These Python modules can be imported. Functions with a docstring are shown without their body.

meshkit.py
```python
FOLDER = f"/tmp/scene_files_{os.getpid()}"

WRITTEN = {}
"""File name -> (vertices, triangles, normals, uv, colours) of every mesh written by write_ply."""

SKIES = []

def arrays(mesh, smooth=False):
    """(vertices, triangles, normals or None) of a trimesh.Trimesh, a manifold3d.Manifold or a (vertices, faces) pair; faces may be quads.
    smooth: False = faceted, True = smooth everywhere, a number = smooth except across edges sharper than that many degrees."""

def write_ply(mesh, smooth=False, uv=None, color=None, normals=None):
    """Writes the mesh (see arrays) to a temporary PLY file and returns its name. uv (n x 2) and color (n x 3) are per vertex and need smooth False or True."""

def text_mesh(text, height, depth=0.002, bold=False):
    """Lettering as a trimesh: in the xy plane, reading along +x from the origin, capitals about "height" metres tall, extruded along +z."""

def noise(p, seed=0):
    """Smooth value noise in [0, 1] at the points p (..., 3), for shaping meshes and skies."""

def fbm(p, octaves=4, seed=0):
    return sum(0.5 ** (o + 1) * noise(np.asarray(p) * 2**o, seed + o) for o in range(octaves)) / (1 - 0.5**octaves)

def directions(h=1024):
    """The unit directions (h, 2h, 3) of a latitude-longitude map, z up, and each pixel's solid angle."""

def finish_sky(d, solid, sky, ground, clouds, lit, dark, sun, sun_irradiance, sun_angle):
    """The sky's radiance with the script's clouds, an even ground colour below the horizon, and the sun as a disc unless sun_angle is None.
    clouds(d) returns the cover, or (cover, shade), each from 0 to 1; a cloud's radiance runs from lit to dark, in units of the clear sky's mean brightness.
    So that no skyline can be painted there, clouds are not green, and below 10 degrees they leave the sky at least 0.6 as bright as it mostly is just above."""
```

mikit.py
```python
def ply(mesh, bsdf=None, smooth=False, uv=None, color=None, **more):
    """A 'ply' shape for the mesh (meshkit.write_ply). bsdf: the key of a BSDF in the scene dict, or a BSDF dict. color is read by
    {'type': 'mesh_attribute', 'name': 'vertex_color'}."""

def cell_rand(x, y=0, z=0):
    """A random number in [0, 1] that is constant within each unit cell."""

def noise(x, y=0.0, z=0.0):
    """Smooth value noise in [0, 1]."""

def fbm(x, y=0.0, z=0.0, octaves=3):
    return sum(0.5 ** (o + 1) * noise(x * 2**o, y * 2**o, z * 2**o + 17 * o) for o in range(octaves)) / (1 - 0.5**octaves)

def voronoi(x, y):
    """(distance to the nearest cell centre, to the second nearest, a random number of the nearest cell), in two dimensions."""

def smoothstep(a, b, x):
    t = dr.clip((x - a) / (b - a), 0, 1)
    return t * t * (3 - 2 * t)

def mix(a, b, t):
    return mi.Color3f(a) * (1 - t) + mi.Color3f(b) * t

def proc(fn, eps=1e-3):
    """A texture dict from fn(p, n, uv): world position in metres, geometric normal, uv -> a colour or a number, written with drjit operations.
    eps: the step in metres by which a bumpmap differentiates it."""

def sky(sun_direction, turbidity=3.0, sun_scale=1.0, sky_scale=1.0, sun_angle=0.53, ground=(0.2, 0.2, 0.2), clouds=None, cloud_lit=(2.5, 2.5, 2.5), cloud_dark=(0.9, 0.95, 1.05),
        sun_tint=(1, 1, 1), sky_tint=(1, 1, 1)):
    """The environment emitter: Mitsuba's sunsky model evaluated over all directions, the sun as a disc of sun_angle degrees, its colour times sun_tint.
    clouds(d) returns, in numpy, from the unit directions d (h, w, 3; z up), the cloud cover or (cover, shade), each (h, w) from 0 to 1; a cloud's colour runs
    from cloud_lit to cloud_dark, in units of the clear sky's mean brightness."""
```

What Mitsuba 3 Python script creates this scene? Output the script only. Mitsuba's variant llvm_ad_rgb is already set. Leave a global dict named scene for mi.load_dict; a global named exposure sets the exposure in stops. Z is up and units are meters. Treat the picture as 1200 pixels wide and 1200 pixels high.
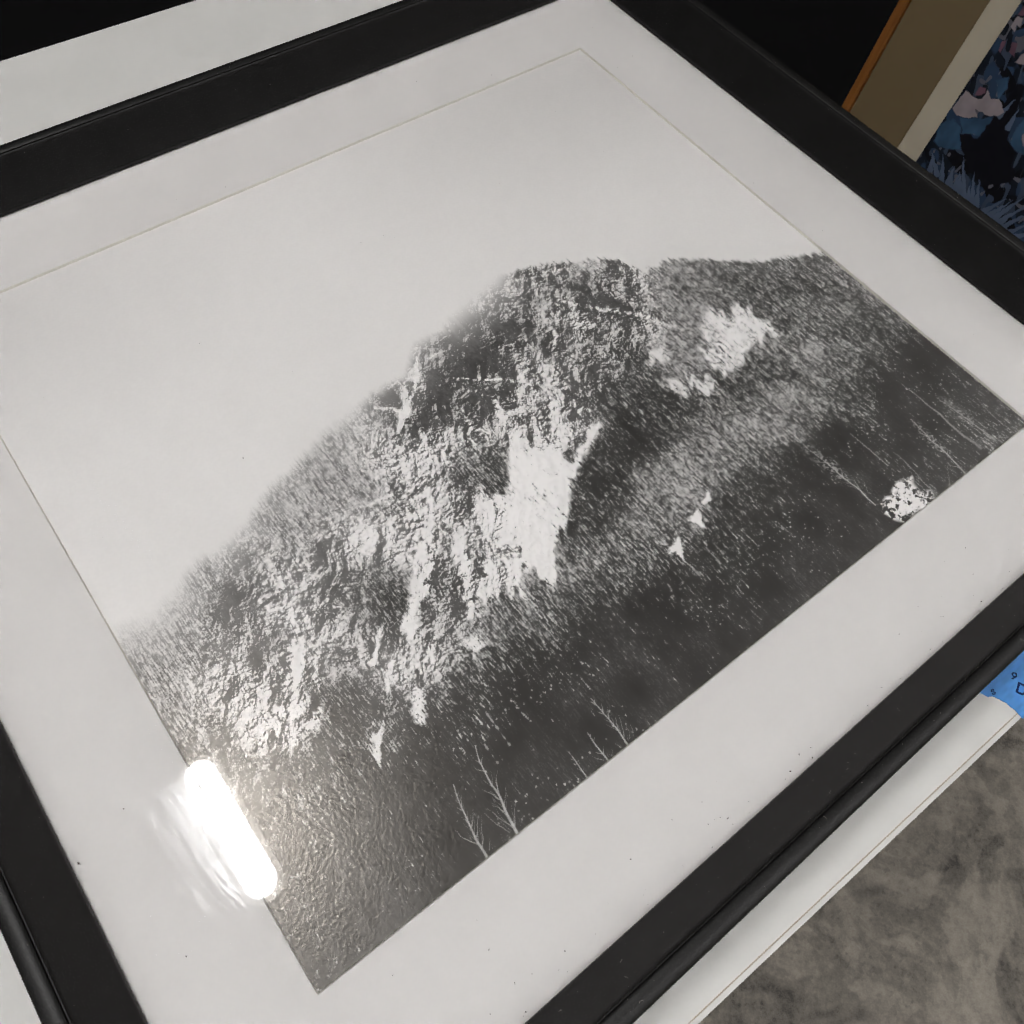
import math, random, numpy as np, trimesh, drjit as dr, mitsuba as mi, mikit, meshkit
from mikit import noise, fbm, voronoi, cell_rand, smoothstep, mix
T = mi.ScalarTransform4f
scene, labels = {}, {}

# ---------------------------------------------------------------- camera, light, exposure
CAM = np.array((-0.1998,-0.2419,0.4005))
FWD = np.array((0.3334,0.3458,-0.8771))
UPV = np.array((0.5074,0.7182,0.4761))
scene['camera'] = {'type': 'thinlens', 'fov': 63.13, 'fov_axis': 'x', 'aperture_radius': 0.0005, 'focus_distance': 0.58,
                   'near_clip': 0.02, 'far_clip': 60.0,
                   'to_world': T().look_at(CAM.tolist(), (CAM + FWD).tolist(), UPV.tolist())}
exposure = -0.35
CEIL = 3.0
# (centre x, y, half width, half length, radiance): the ceiling lamp that is mirrored in the glazing and lights the frame from above
LAMP = (-0.507, 0.43, 0.047, 0.205, (215, 211, 207))
# fill uplighters added out of view round the table: they light the white ceiling, whose soft light fills the shadows and veils the glazing
FILL_UPLIGHTS = [(-0.5, -2.1, 0.14, 0.62), (-2.4, -0.9, 0.14, 0.62), (1.7, -2.2, 0.14, 0.62), (4.6, -0.9, 0.14, 0.62)]
FILL_WHERE = ['in front of the table', 'beyond the left end of the table', 'before the right end of the table', 'beyond the floral picture']
FILL_RADIANCE = (76, 75.5, 76)


def rgb(*v):
    return {'type': 'rgb', 'value': list(v)}


def box(x0, x1, y0, y1, z0, z1):
    m = trimesh.creation.box((x1 - x0, y1 - y0, z1 - z0))
    m.apply_translation(((x0 + x1) / 2, (y0 + y1) / 2, (z0 + z1) / 2))
    return m


def bevel_box(x0, x1, y0, y1, z0, z1, r=0.002):
    pts = []
    for sx, sy, sz in np.ndindex(2, 2, 2):
        c = np.array([(x0, x1)[sx], (y0, y1)[sy], (z0, z1)[sz]])
        s = np.array([1 - 2 * sx, 1 - 2 * sy, 1 - 2 * sz]) * r
        for k in range(3):
            m = s.copy(); m[k] = 0
            pts.append(c + m)
    return trimesh.convex.convex_hull(np.array(pts))


def rot(m, deg, at=(0, 0, 0)):
    m.apply_transform(trimesh.transformations.rotation_matrix(math.radians(deg), [0, 0, 1], at))
    return m


def prism(poly, z0, z1):
    import shapely
    m = trimesh.creation.extrude_polygon(shapely.Polygon(poly), z1 - z0, engine='earcut')
    m.apply_translation((0, 0, z0))
    return m


def put(key, mesh, bsdf, label=None, cat=None, kind=None, smooth=False, group=None):
    scene[key] = mikit.ply(mesh, bsdf, smooth=smooth)
    tag(key, label, cat, kind, group)


def tag(key, label=None, cat=None, kind=None, group=None):
    d = {}
    if label: d['label'] = label
    if cat: d['category'] = cat
    if kind: d['kind'] = kind
    if group: d['group'] = group
    if d: labels[key] = d


# ---------------------------------------------------------------- the print: a black and white mountain photograph
SKYLINE = [(-0.26,-0.0307),(-0.2475,-0.0267),(-0.2406,-0.0262),(-0.23,-0.0294),(-0.2199,-0.0248),(-0.2118,-0.0215),(-0.2056,-0.0159),(-0.1955,-0.013),(-0.1881,-0.0147),(-0.1778,-0.0129),(-0.1713,-0.0101),(-0.1613,-0.0039),(-0.1538,0.0004),(-0.1435,0.0049),(-0.1333,0.0078),(-0.1044,0.018),(-0.0896,0.0192),(-0.078,0.0221),(-0.0659,0.0263),(-0.0547,0.0262),(-0.0448,0.0256),(-0.0347,0.0334),(-0.0252,0.042),(-0.0148,0.0414),(0.0001,0.0436),(0.0166,0.0475),(0.0292,0.0501),(0.047,0.0548),(0.0592,0.0573),(0.0788,0.0542),(0.0845,0.0514),(0.1001,0.0429),(0.1169,0.0354),(0.1268,0.0251),(0.1332,0.009),(0.145,0.0094),(0.1569,0.008),(0.1764,-0.0058),(0.1964,-0.021),(0.2097,-0.0298),(0.225,-0.0353),(0.2451,-0.0438),(0.2507,-0.0466),(0.26,-0.0446)]
ANCHORS = [(-0.2372,-0.0423,-0.118,1.0,0.125),(-0.2496,-0.0545,0.0,1.0,0.125),(-0.2266,-0.0391,-0.2385,1.0,0.125),(-0.2081,-0.0299,-0.2385,1.0,0.125),(-0.191,-0.0246,-0.2385,1.0,0.125),(-0.1648,-0.0128,-0.2385,1.0,0.125),(-0.137,-0.0003,-0.288,1.0,0.125),(-0.1133,0.0033,-0.2385,1.0,0.125),(-0.0926,0.0098,-0.3641,1.0,0.125),(-0.0783,0.0142,-0.3641,1.0,0.125),(-0.1776,-0.0252,0.7445,0.0,0.06),(-0.1868,-0.0312,0.4984,0.0,0.06),(-0.1966,-0.0416,0.6462,0.0,0.06),(-0.1686,-0.0286,-0.118,0.0,0.125),(-0.1528,-0.0276,0.0,1.0,0.125),(-0.1429,-0.0283,-0.2385,1.0,0.125),(-0.1426,-0.041,0.3641,0.0,0.06),(-0.1687,-0.0465,0.0,0.0,0.125),(-0.1884,-0.0555,0.3641,0.0,0.06),(-0.2081,-0.0525,0.118,0.0,0.125),(-0.2259,-0.0559,0.0,1.0,0.125),(-0.1758,-0.0758,-0.118,0.0,0.125),(-0.1643,-0.0729,-0.2385,0.0,0.125),(-0.1934,-0.0796,0.5556,0.0,0.06),(-0.2393,-0.0647,0.0,1.0,0.03),(-0.2253,-0.0722,0.0,0.0,0.125),(-0.2112,-0.0799,0.1899,0.0,0.06),(-0.2413,-0.0861,0.3641,1.0,0.03),(-0.2286,-0.0954,0.4166,0.0,0.03),(-0.2138,-0.1012,0.3641,0.0,0.03),(-0.2126,-0.0867,0.0,0.0,0.03),(-0.2366,-0.1187,0.7445,0.35,0.03),(-0.2261,-0.1312,0.892,0.35,0.03),(-0.2285,-0.1657,1.2925,0.35,0.03),(-0.2226,-0.1917,1.6186,0.35,0.03),(-0.2388,-0.2043,1.4367,0.35,0.03),(-0.1886,-0.173,1.6186,0.35,0.03),(-0.2448,-0.1792,1.2925,0.35,0.03),(-0.2399,-0.1483,1.172,0.35,0.03),(-0.2228,-0.2123,1.732,0.35,0.03),(-0.1826,-0.0874,-0.288,0.0,0.125),(-0.193,-0.1011,-0.3641,0.0,0.03),(-0.203,-0.1142,-0.2385,0.0,0.03),(-0.1965,-0.119,-0.118,0.0,0.03),(-0.1697,-0.094,0.4984,0.0,0.06),(-0.1726,-0.1107,1.1182,1.0,0.012),(-0.1566,-0.1008,0.1899,0.0,0.06),(-0.1553,-0.0907,0.2385,0.0,0.06),(-0.1486,-0.1093,-0.4434,0.0,0.125),(-0.15,-0.1176,-0.2385,0.0,0.125),(-0.1836,-0.1285,1.4367,1.0,0.03),(-0.1814,-0.1401,1.4367,1.0,0.03),(-0.1763,-0.1468,-0.118,0.0,0.03),(-0.1627,-0.1377,0.0,0.0,0.03),(-0.1688,-0.1239,1.4367,1.0,0.03),(-0.1792,-0.1587,1.732,1.0,0.03),(-0.1582,-0.1471,1.6186,1.0,0.03),(-0.1972,-0.143,1.172,1.0,0.03),(-0.1907,-0.1621,1.732,1.0,0.03),(0.0466,0.0489,0.1899,0.0,0.035),(0.0649,0.0455,0.2385,0.0,0.035),(0.0765,0.0333,0.3641,0.0,0.035),(0.0321,0.043,0.0,0.0,0.035),(0.0055,0.0383,0.7445,0.0,0.02),(-0.0129,0.0304,0.9327,0.0,0.02),(0.0043,0.0187,0.8155,0.0,0.02),(0.0234,0.0179,0.8155,0.0,0.02),(0.0426,0.03,0.5556,0.0,0.02),(-0.0289,0.0255,0.4166,0.0,0.035),(-0.0157,0.0087,0.8155,0.0,0.02),(0.0032,-0.0003,0.892,0.0,0.02),(-0.022,-0.0173,0.9754,0.0,0.02),(-0.0349,-0.0009,0.6462,0.0,0.02),(-0.0038,-0.0224,0.6462,0.0,0.02),(-0.05,-0.0053,1.172,0.0,0.02),(-0.0631,-0.0071,0.8155,0.0,0.02),(-0.0606,0.019,1.172,0.0,0.06),(-0.0717,0.0082,0.9754,0.0,0.06),(-0.0478,0.023,-0.2385,0.0,0.035),(-0.0596,0.0035,-0.3641,0.0,0.035),(-0.0811,0.0054,-0.118,0.0,0.125),(-0.0908,-0.0054,-0.5556,0.0,0.125),(-0.0751,-0.0164,-0.4434,0.0,0.035),(-0.0544,-0.0203,-0.6462,0.0,0.035),(-0.0431,-0.0296,-0.4434,0.0,0.035),(-0.028,-0.0422,0.0,0.0,0.035),(-0.0136,-0.0378,0.0,0.0,0.035),(-0.0883,-0.0277,-0.6462,0.0,0.035),(-0.0767,-0.0359,-0.288,0.0,0.035),(-0.102,-0.0315,0.0,1.0,0.125),(-0.0651,-0.044,-0.1899,0.0,0.035),(-0.0501,-0.0477,0.3384,1.0,0.035),(-0.0397,-0.0619,1.0204,1.0,0.02),(-0.0369,-0.0501,0.3384,1.0,0.035),(-0.032,-0.0141,0.7445,0.0,0.02),(-0.1037,-0.0169,-0.118,1.0,0.125),(-0.1199,-0.0254,0.0,1.0,0.125),(-0.1143,-0.0422,-0.2385,0.0,0.125),(-0.1319,-0.0362,-0.118,0.0,0.125),(-0.0965,-0.0484,-0.118,0.0,0.035),(-0.0821,-0.0521,-0.2385,0.0,0.035),(-0.0745,-0.0574,0.3641,0.0,0.035),(-0.0699,-0.0672,0.4434,0.0,0.035),(-0.067,-0.079,-0.118,0.0,0.035),(-0.1042,-0.0683,0.0,0.0,0.035),(-0.1153,-0.0605,0.0,0.0,0.125),(-0.1326,-0.0543,0.0,0.0,0.125),(-0.1449,-0.0576,0.1899,0.0,0.06),(-0.0923,-0.083,0.6153,0.0,0.02),(-0.0986,-0.0997,0.6462,0.0,0.02),(-0.0779,-0.0807,0.1899,0.0,0.035),(-0.0809,-0.0942,-0.118,0.0,0.035),(-0.0798,-0.0981,0.4984,0.0,0.02),(-0.1118,-0.1107,0.3641,0.0,0.035),(-0.1047,-0.1158,0.5556,0.0,0.02),(-0.1232,-0.1195,0.1899,0.0,0.035),(-0.1188,-0.1282,0.2385,0.0,0.035),(-0.1287,-0.0811,0.8155,1.0,0.012),(-0.1384,-0.08,1.0204,1.0,0.012),(-0.1329,-0.0955,1.172,1.0,0.012),(-0.1368,-0.0694,0.2385,0.0,0.06),(-0.1489,-0.0724,0.5556,0.0,0.06),(-0.1449,-0.0982,1.172,1.0,0.012),(-0.1563,-0.0843,0.1899,0.0,0.06),(-0.1612,-0.1002,0.0,0.0,0.125),(-0.137,-0.1095,0.4984,0.0,0.02),(-0.141,-0.123,0.3641,0.0,0.035),(-0.1366,-0.1316,-0.118,0.0,0.035),(0.0112,-0.0402,-0.118,0.0,0.035),(0.0235,-0.0412,0.0,0.0,0.035),(0.0272,-0.0284,0.118,0.0,0.035),(0.0226,-0.0175,0.0,0.0,0.035),(0.0201,-0.008,-0.2385,0.0,0.035),(0.0433,0.0003,0.4984,0.0,0.02),(0.0522,-0.0057,0.4166,0.0,0.035),(0.0585,0.0108,0.288,0.0,0.035),(0.0788,0.0014,0.0,0.0,0.035),(0.0439,-0.0242,0.3641,0.0,0.035),(0.095,0.0121,0.892,0.0,0.02),(0.101,0.002,0.892,0.0,0.02),(0.1017,-0.0098,0.892,0.0,0.02),(0.1163,0.0112,0.0,0.0,0.035),(0.0999,0.0266,0.0,1.0,0.035),(0.0858,0.036,0.6462,0.0,0.02),(0.1131,0.0205,0.4984,0.0,0.02),(0.1208,-0.0007,-0.118,0.0,0.035),(0.14,-0.0046,-0.0471,1.0,0.035),(0.1644,-0.0118,0.118,1.0,0.035),(0.1786,-0.0258,0.8155,1.0,0.02),(0.125,-0.0211,0.0,1.0,0.035),(0.1513,-0.0256,0.0471,1.0,0.035),(0.1052,-0.0266,0.0,0.0,0.035),(0.0879,-0.0257,0.4984,0.0,0.02),(0.0699,-0.0177,0.6462,0.0,0.02),(0.07,-0.0341,0.5556,0.0,0.02),(0.0528,-0.0382,0.5556,0.0,0.02),(0.0401,-0.0412,0.2385,0.0,0.035),(0.0161,-0.0584,-0.2385,0.0,0.035),(0.1703,-0.0383,0.6462,1.0,0.02),(0.1126,-0.0467,0.118,1.0,0.035),(0.0833,-0.0511,0.8155,1.0,0.02),(0.101,-0.0632,0.4434,1.0,0.035),(0.0617,-0.0675,1.0678,1.0,0.02),(0.0738,-0.0849,1.2925,1.0,0.02),(0.0449,-0.0635,0.9754,1.0,0.02),(0.0211,-0.0835,1.2925,1.0,0.02),(0.0373,-0.0876,1.5216,1.0,0.02),(0.0536,-0.0844,1.2925,1.0,0.02),(0.0059,-0.0939,1.4367,1.0,0.02),(0.0067,-0.108,1.6186,1.0,0.02),(-0.019,-0.1162,1.2925,1.0,0.02),(-0.0091,-0.0968,1.2925,1.0,0.02),(-0.0083,-0.1108,1.5216,1.0,0.02),(0.0919,-0.0883,1.0678,1.0,0.02),(0.1161,-0.0933,1.0678,1.0,0.02),(0.1091,-0.1078,0.8155,1.0,0.02),(0.1458,-0.0938,0.7445,1.0,0.02),(0.1799,-0.0447,0.8155,1.0,0.02),(0.2019,-0.055,0.8155,1.0,0.02),(0.228,-0.054,0.8155,1.0,0.02),(0.185,-0.0788,0.6153,1.0,0.02),(0.2062,-0.0349,0.5556,1.0,0.02),(0.2129,-0.0757,0.678,1.0,0.02),(0.236,-0.0778,0.6462,1.0,0.02),(0.2086,-0.0947,0.2385,1.0,0.035),(0.2347,-0.0904,0.3384,1.0,0.035),(0.1833,-0.103,0.288,1.0,0.035),(0.1634,-0.1139,0.4984,1.0,0.02),(0.2249,-0.11,1.172,1.0,0.012),(-0.0897,-0.1324,0.4166,1.0,0.035),(-0.0776,-0.1382,0.4434,1.0,0.035),(-0.0594,-0.1367,0.288,1.0,0.035),(-0.0322,-0.132,0.2385,1.0,0.035),(-0.0125,-0.1304,0.288,1.0,0.035),(0.0074,-0.1218,0.1899,1.0,0.035),(0.0266,-0.122,0.1899,1.0,0.035),(0.0502,-0.1179,0.0943,1.0,0.035),(0.0748,-0.1209,0.0943,1.0,0.035),(0.0789,-0.102,0.4984,1.0,0.02),(0.0959,-0.1211,0.1899,1.0,0.035),(0.1176,-0.1212,0.2385,1.0,0.035),(0.14,-0.1214,0.288,1.0,0.035),(-0.0235,-0.1289,0.1899,1.0,0.035),(-0.0023,-0.1471,0.4984,1.0,0.02),(0.0215,-0.1383,0.4434,1.0,0.035),(-0.038,-0.1461,0.9754,1.0,0.02),(-0.0237,-0.1504,1.172,1.0,0.02),(0.0058,-0.1623,1.4367,1.0,0.02),(-0.0991,-0.1341,0.5556,1.0,0.02),(-0.111,-0.1394,0.6462,1.0,0.02),(-0.0909,-0.1484,0.9754,1.0,0.02),(-0.0769,-0.1586,1.732,1.0,0.012),(-0.0533,-0.1644,2.0448,1.0,0.012),(-0.0254,-0.173,2.0448,1.0,0.012),(-0.0042,-0.1764,1.5216,1.0,0.012),(0.0145,-0.1899,1.6186,1.0,0.012),(0.0322,-0.1717,1.2925,1.0,0.012),(0.0629,-0.161,1.2925,1.0,0.02),(0.0872,-0.1509,1.172,1.0,0.02),(0.1079,-0.1654,1.732,1.0,0.012),(0.0554,-0.1819,1.732,1.0,0.012),(0.083,-0.1753,2.0448,1.0,0.012),(0.147,-0.164,1.8694,1.0,0.012),(0.2037,-0.1495,2.0448,1.0,0.012),(0.2376,-0.1565,1.8694,1.0,0.012),(0.1916,-0.18,2.0448,1.0,0.012),(0.2334,-0.1936,1.2925,1.0,0.02),(0.1807,-0.202,1.732,1.0,0.012),(0.1115,-0.1953,2.2893,1.0,0.012),(0.0673,-0.2031,2.2893,1.0,0.012),(0.1328,-0.1898,2.0448,1.0,0.012),(-0.0297,-0.204,2.0448,1.0,0.012),(-0.0533,-0.1977,2.2893,1.0,0.012),(-0.079,-0.1949,2.2893,1.0,0.012),(-0.1051,-0.1599,1.8694,1.0,0.012),(-0.1188,-0.15,1.2925,1.0,0.02),(-0.133,-0.1554,1.6186,1.0,0.012),(-0.1112,-0.1816,2.0448,1.0,0.012),(-0.136,-0.1735,2.0448,1.0,0.012),(-0.1578,-0.1624,1.8694,1.0,0.012),(-0.117,-0.2023,2.2893,1.0,0.012),(-0.1434,-0.1972,2.0448,1.0,0.012),(-0.173,-0.1846,1.732,1.0,0.012),(-0.2023,-0.1941,1.8694,1.0,0.03),(-0.1772,-0.2042,2.0448,1.0,0.012),(-0.0019,-0.213,2.2893,1.0,0.012),(0.0413,-0.221,2.2893,1.0,0.012),(-0.2121,-0.1601,1.4367,0.35,0.03),(-0.2086,-0.1762,1.6186,0.35,0.03),(-0.2156,-0.1436,1.0204,0.35,0.03),(0.1665,-0.1397,1.0204,1.0,0.02),(0.1913,-0.1249,1.0204,1.0,0.012)]      # x, y, snow quantile, forest, dark tone
CHUTE = [(-0.0089,-0.0374),(-0.0042,-0.037),(-0.0113,-0.0503),(-0.006,-0.0596),(-0.0026,-0.0656),(0.0,-0.0772),(0.0131,-0.0722),(0.0227,-0.063),(0.0329,-0.0641),(0.0287,-0.0715),(0.0146,-0.079),(0.0005,-0.0859),(-0.008,-0.0902),(-0.0183,-0.0997),(-0.0268,-0.1087),(-0.0329,-0.1095),(-0.0407,-0.1148),(-0.0497,-0.1275),(-0.0571,-0.1324),(-0.0597,-0.1276),(-0.0591,-0.1196),(-0.0634,-0.114),(-0.0574,-0.1016),(-0.0502,-0.0876),(-0.0452,-0.0748),(-0.0386,-0.066),(-0.0289,-0.0556),(-0.0165,-0.0416)]
LOWER = [(-0.0322,-0.0671),(-0.0551,-0.1032),(-0.0621,-0.1138),(-0.0674,-0.1251),(-0.0696,-0.1353),(-0.0722,-0.1299),(-0.0748,-0.1245),(-0.0812,-0.1211),(-0.0931,-0.1201),(-0.1023,-0.1318),(-0.1108,-0.1362),(-0.1181,-0.1331),(-0.1105,-0.1298),(-0.1031,-0.1255),(-0.0929,-0.1138),(-0.0877,-0.1081),(-0.0801,-0.1009),(-0.0657,-0.085),(-0.0654,-0.0775),(-0.0644,-0.0698),(-0.0578,-0.0639),(-0.0525,-0.0616),(-0.0459,-0.0663),(-0.0436,-0.0726)]
UPPER = [(0.1299,-0.045),(0.1459,-0.0378),(0.1568,-0.0433),(0.1656,-0.044),(0.1704,-0.0542),(0.1727,-0.0636),(0.1751,-0.0721),(0.1756,-0.0793),(0.1554,-0.0799),(0.1347,-0.0814),(0.1154,-0.0866),(0.1156,-0.0764),(0.1151,-0.0591),(0.1262,-0.0568)]
SHRUB = [(0.1585,-0.1987),(0.1454,-0.1973),(0.1289,-0.2009),(0.1257,-0.2074),(0.1292,-0.2159),(0.1402,-0.217),(0.1573,-0.2188),(0.1603,-0.2119),(0.1526,-0.2093)]
SMALL = [[(0.0189,-0.1488),(0.0071,-0.1526),(0.0109,-0.1547),(0.0116,-0.1608)], [(0.0393,-0.1424),(0.0297,-0.1442),(0.0343,-0.1539),(0.0371,-0.1475)], [(0.0522,-0.1366),(0.0499,-0.1425),(0.0424,-0.1412)]]
STREAKY = [[(0.0846,-0.0623),(0.0925,-0.0693),(0.0915,-0.0826),(0.0841,-0.0814),(0.0811,-0.0716)], [(0.0824,-0.0457),(0.0977,-0.0431),(0.1075,-0.0498),(0.0993,-0.054),(0.0868,-0.0535)], [(0.0983,-0.0661),(0.1097,-0.0772),(0.1113,-0.0877),(0.1015,-0.0872),(0.0937,-0.0757)]]
STROKES = [(-0.084,-0.0573,-0.0968,-0.0736,0.0022),(-0.0968,-0.0736,-0.1144,-0.0913,0.0042),(-0.1144,-0.0913,-0.1329,-0.1079,0.0032),(-0.0802,-0.0791,-0.0935,-0.1063,0.0024),(-0.0935,-0.1063,-0.1004,-0.1189,0.002),(-0.0491,0.0201,-0.0564,0.0064,0.0018),(-0.0564,0.0064,-0.0671,-0.0043,0.0016),(0.0153,-0.0125,-0.0073,-0.0386,0.002),(-0.1775,-0.0965,-0.1839,-0.1056,0.0017),(-0.1895,-0.1181,-0.1966,-0.1239,0.0018),(-0.2047,-0.1069,-0.2075,-0.1109,0.0024),(-0.1797,-0.084,-0.1908,-0.0974,0.002),(-0.1449,-0.1037,-0.1547,-0.1103,0.002),(-0.1497,-0.1194,-0.1542,-0.1241,0.0014),(-0.1707,-0.1404,-0.1775,-0.1488,0.0022),(-0.1474,-0.1385,-0.1524,-0.1488,0.003),(-0.1263,-0.1255,-0.1359,-0.1267,0.002),(-0.1102,-0.1317,-0.1041,-0.1321,0.003)]
LEDGES = [(-0.0197,0.0083,0.0095,-0.0125,0.0012,-0.95),(-0.0712,0.0181,-0.0592,0.0076,0.0011,-1.2),(-0.0268,0.0414,-0.0372,0.0234,0.0012,-1.0),(-0.0372,0.0234,-0.0506,0.0098,0.0012,-0.9),(-0.0286,-0.0128,-0.0334,-0.0263,0.0012,-1.0),(-0.0334,-0.0263,-0.0251,-0.0342,0.0012,-1.0),(-0.0251,-0.0342,-0.0062,-0.0297,0.0012,-1.0),(-0.0101,-0.0181,-0.0169,-0.0355,0.0022,-1.0),(0.071,0.0221,0.0871,0.0027,0.0016,-1.0),(0.0871,0.0027,0.1054,-0.0148,0.0018,-1.0),(0.1054,-0.0148,0.1189,-0.0375,0.002,-0.9),(0.0688,0.0201,0.0469,-0.0037,0.0012,-1.0),(0.0747,0.0075,0.0592,-0.0072,0.001,-0.9),(0.0797,0.0464,0.111,0.0311,0.003,-0.5),(0.0742,0.0393,0.0937,0.0174,0.0035,0.9),(0.0945,0.0081,0.1054,-0.0114,0.003,1.0),(0.0195,0.0396,0.0332,0.0204,0.005,0.7),(-0.009,0.0342,0.0095,-0.0023,0.008,0.9),(-0.0282,0.0266,-0.0366,0.0002,0.004,0.5),(-0.0603,0.0195,-0.0555,0.0132,0.004,0.9),(-0.0719,0.0098,-0.0637,-0.0009,0.004,0.9),(-0.0515,-0.0057,-0.0392,-0.0157,0.004,0.9),(-0.0267,-0.0066,-0.0029,-0.017,0.003,0.6),(0.0408,0.0144,0.0372,-0.0117,0.004,0.5),(0.0735,-0.0135,0.0771,-0.0308,0.005,0.5),(-0.1835,-0.0288,-0.1721,-0.0261,0.003,0.7),(-0.1927,-0.0351,-0.1987,-0.0481,0.004,0.7),(-0.1994,-0.0752,-0.1838,-0.0728,0.005,0.6),(-0.1408,-0.0423,-0.1488,-0.0488,0.003,0.7),(0.173,-0.0193,0.1793,-0.0308,0.003,0.9),(0.0246,0.0196,0.0673,0.0307,0.004,0.3),(-0.0252,0.0309,0.0114,0.0285,0.0009,-0.7),(-0.0082,0.0192,0.0241,0.0101,0.0009,-0.7),(-0.019,-0.0029,-0.0,-0.025,0.0009,-0.8),(-0.1711,-0.0507,-0.1529,-0.0555,0.0011,-0.8),(-0.1839,-0.0473,-0.1799,-0.0627,0.001,-0.7),(-0.1649,-0.0468,-0.151,-0.035,0.001,-0.8),(-0.1141,-0.0334,-0.089,-0.0373,0.001,-0.8),(-0.096,-0.0223,-0.0744,-0.0239,0.001,-0.6),(-0.092,-0.0418,-0.0914,-0.0256,0.0012,0.8),(-0.0825,-0.0419,-0.0935,-0.044,0.0012,0.9)]
BARE_TREES = [(-0.1455,-0.2175,-0.1385,-0.1736,0.0012,0.012,1.0),(-0.1636,-0.2166,-0.1571,-0.1823,0.001,0.011,1.0),(-0.0788,-0.2172,-0.0785,-0.189,0.0008,0.0085,1.0),(-0.0915,-0.2168,-0.0911,-0.201,0.0007,0.006,1.0),(-0.105,-0.2176,-0.1035,-0.2024,0.0006,0.005,1.0),(0.1257,-0.1959,0.1213,-0.1439,0.0007,0.008,1.0),(0.1876,-0.2177,0.1894,-0.1724,0.0009,0.006,1.0),(0.2088,-0.2077,0.2075,-0.1513,0.0016,0.003,0.5),(0.2219,-0.2101,0.2167,-0.1712,0.001,0.0075,0.7),(0.161,-0.2159,0.1626,-0.1821,0.0005,0.001,0.8),(0.1526,-0.1846,0.1518,-0.1577,0.0006,0.001,0.8),(0.2342,-0.208,0.2364,-0.1886,0.0004,0.002,0.7),(0.1696,-0.2185,0.1825,-0.207,0.0004,0.002,0.7)]
DASHES = [(-0.1243,-0.1617,-0.1245,-0.1834),(-0.134,-0.1764,-0.1341,-0.1868),(-0.076,-0.178,-0.0757,-0.1857),(-0.1104,-0.1745,-0.1093,-0.1805),(-0.0764,-0.1488,-0.0758,-0.1594),(0.0118,-0.1647,0.0119,-0.1728),(0.069,-0.1766,0.0723,-0.1848)]
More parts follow.
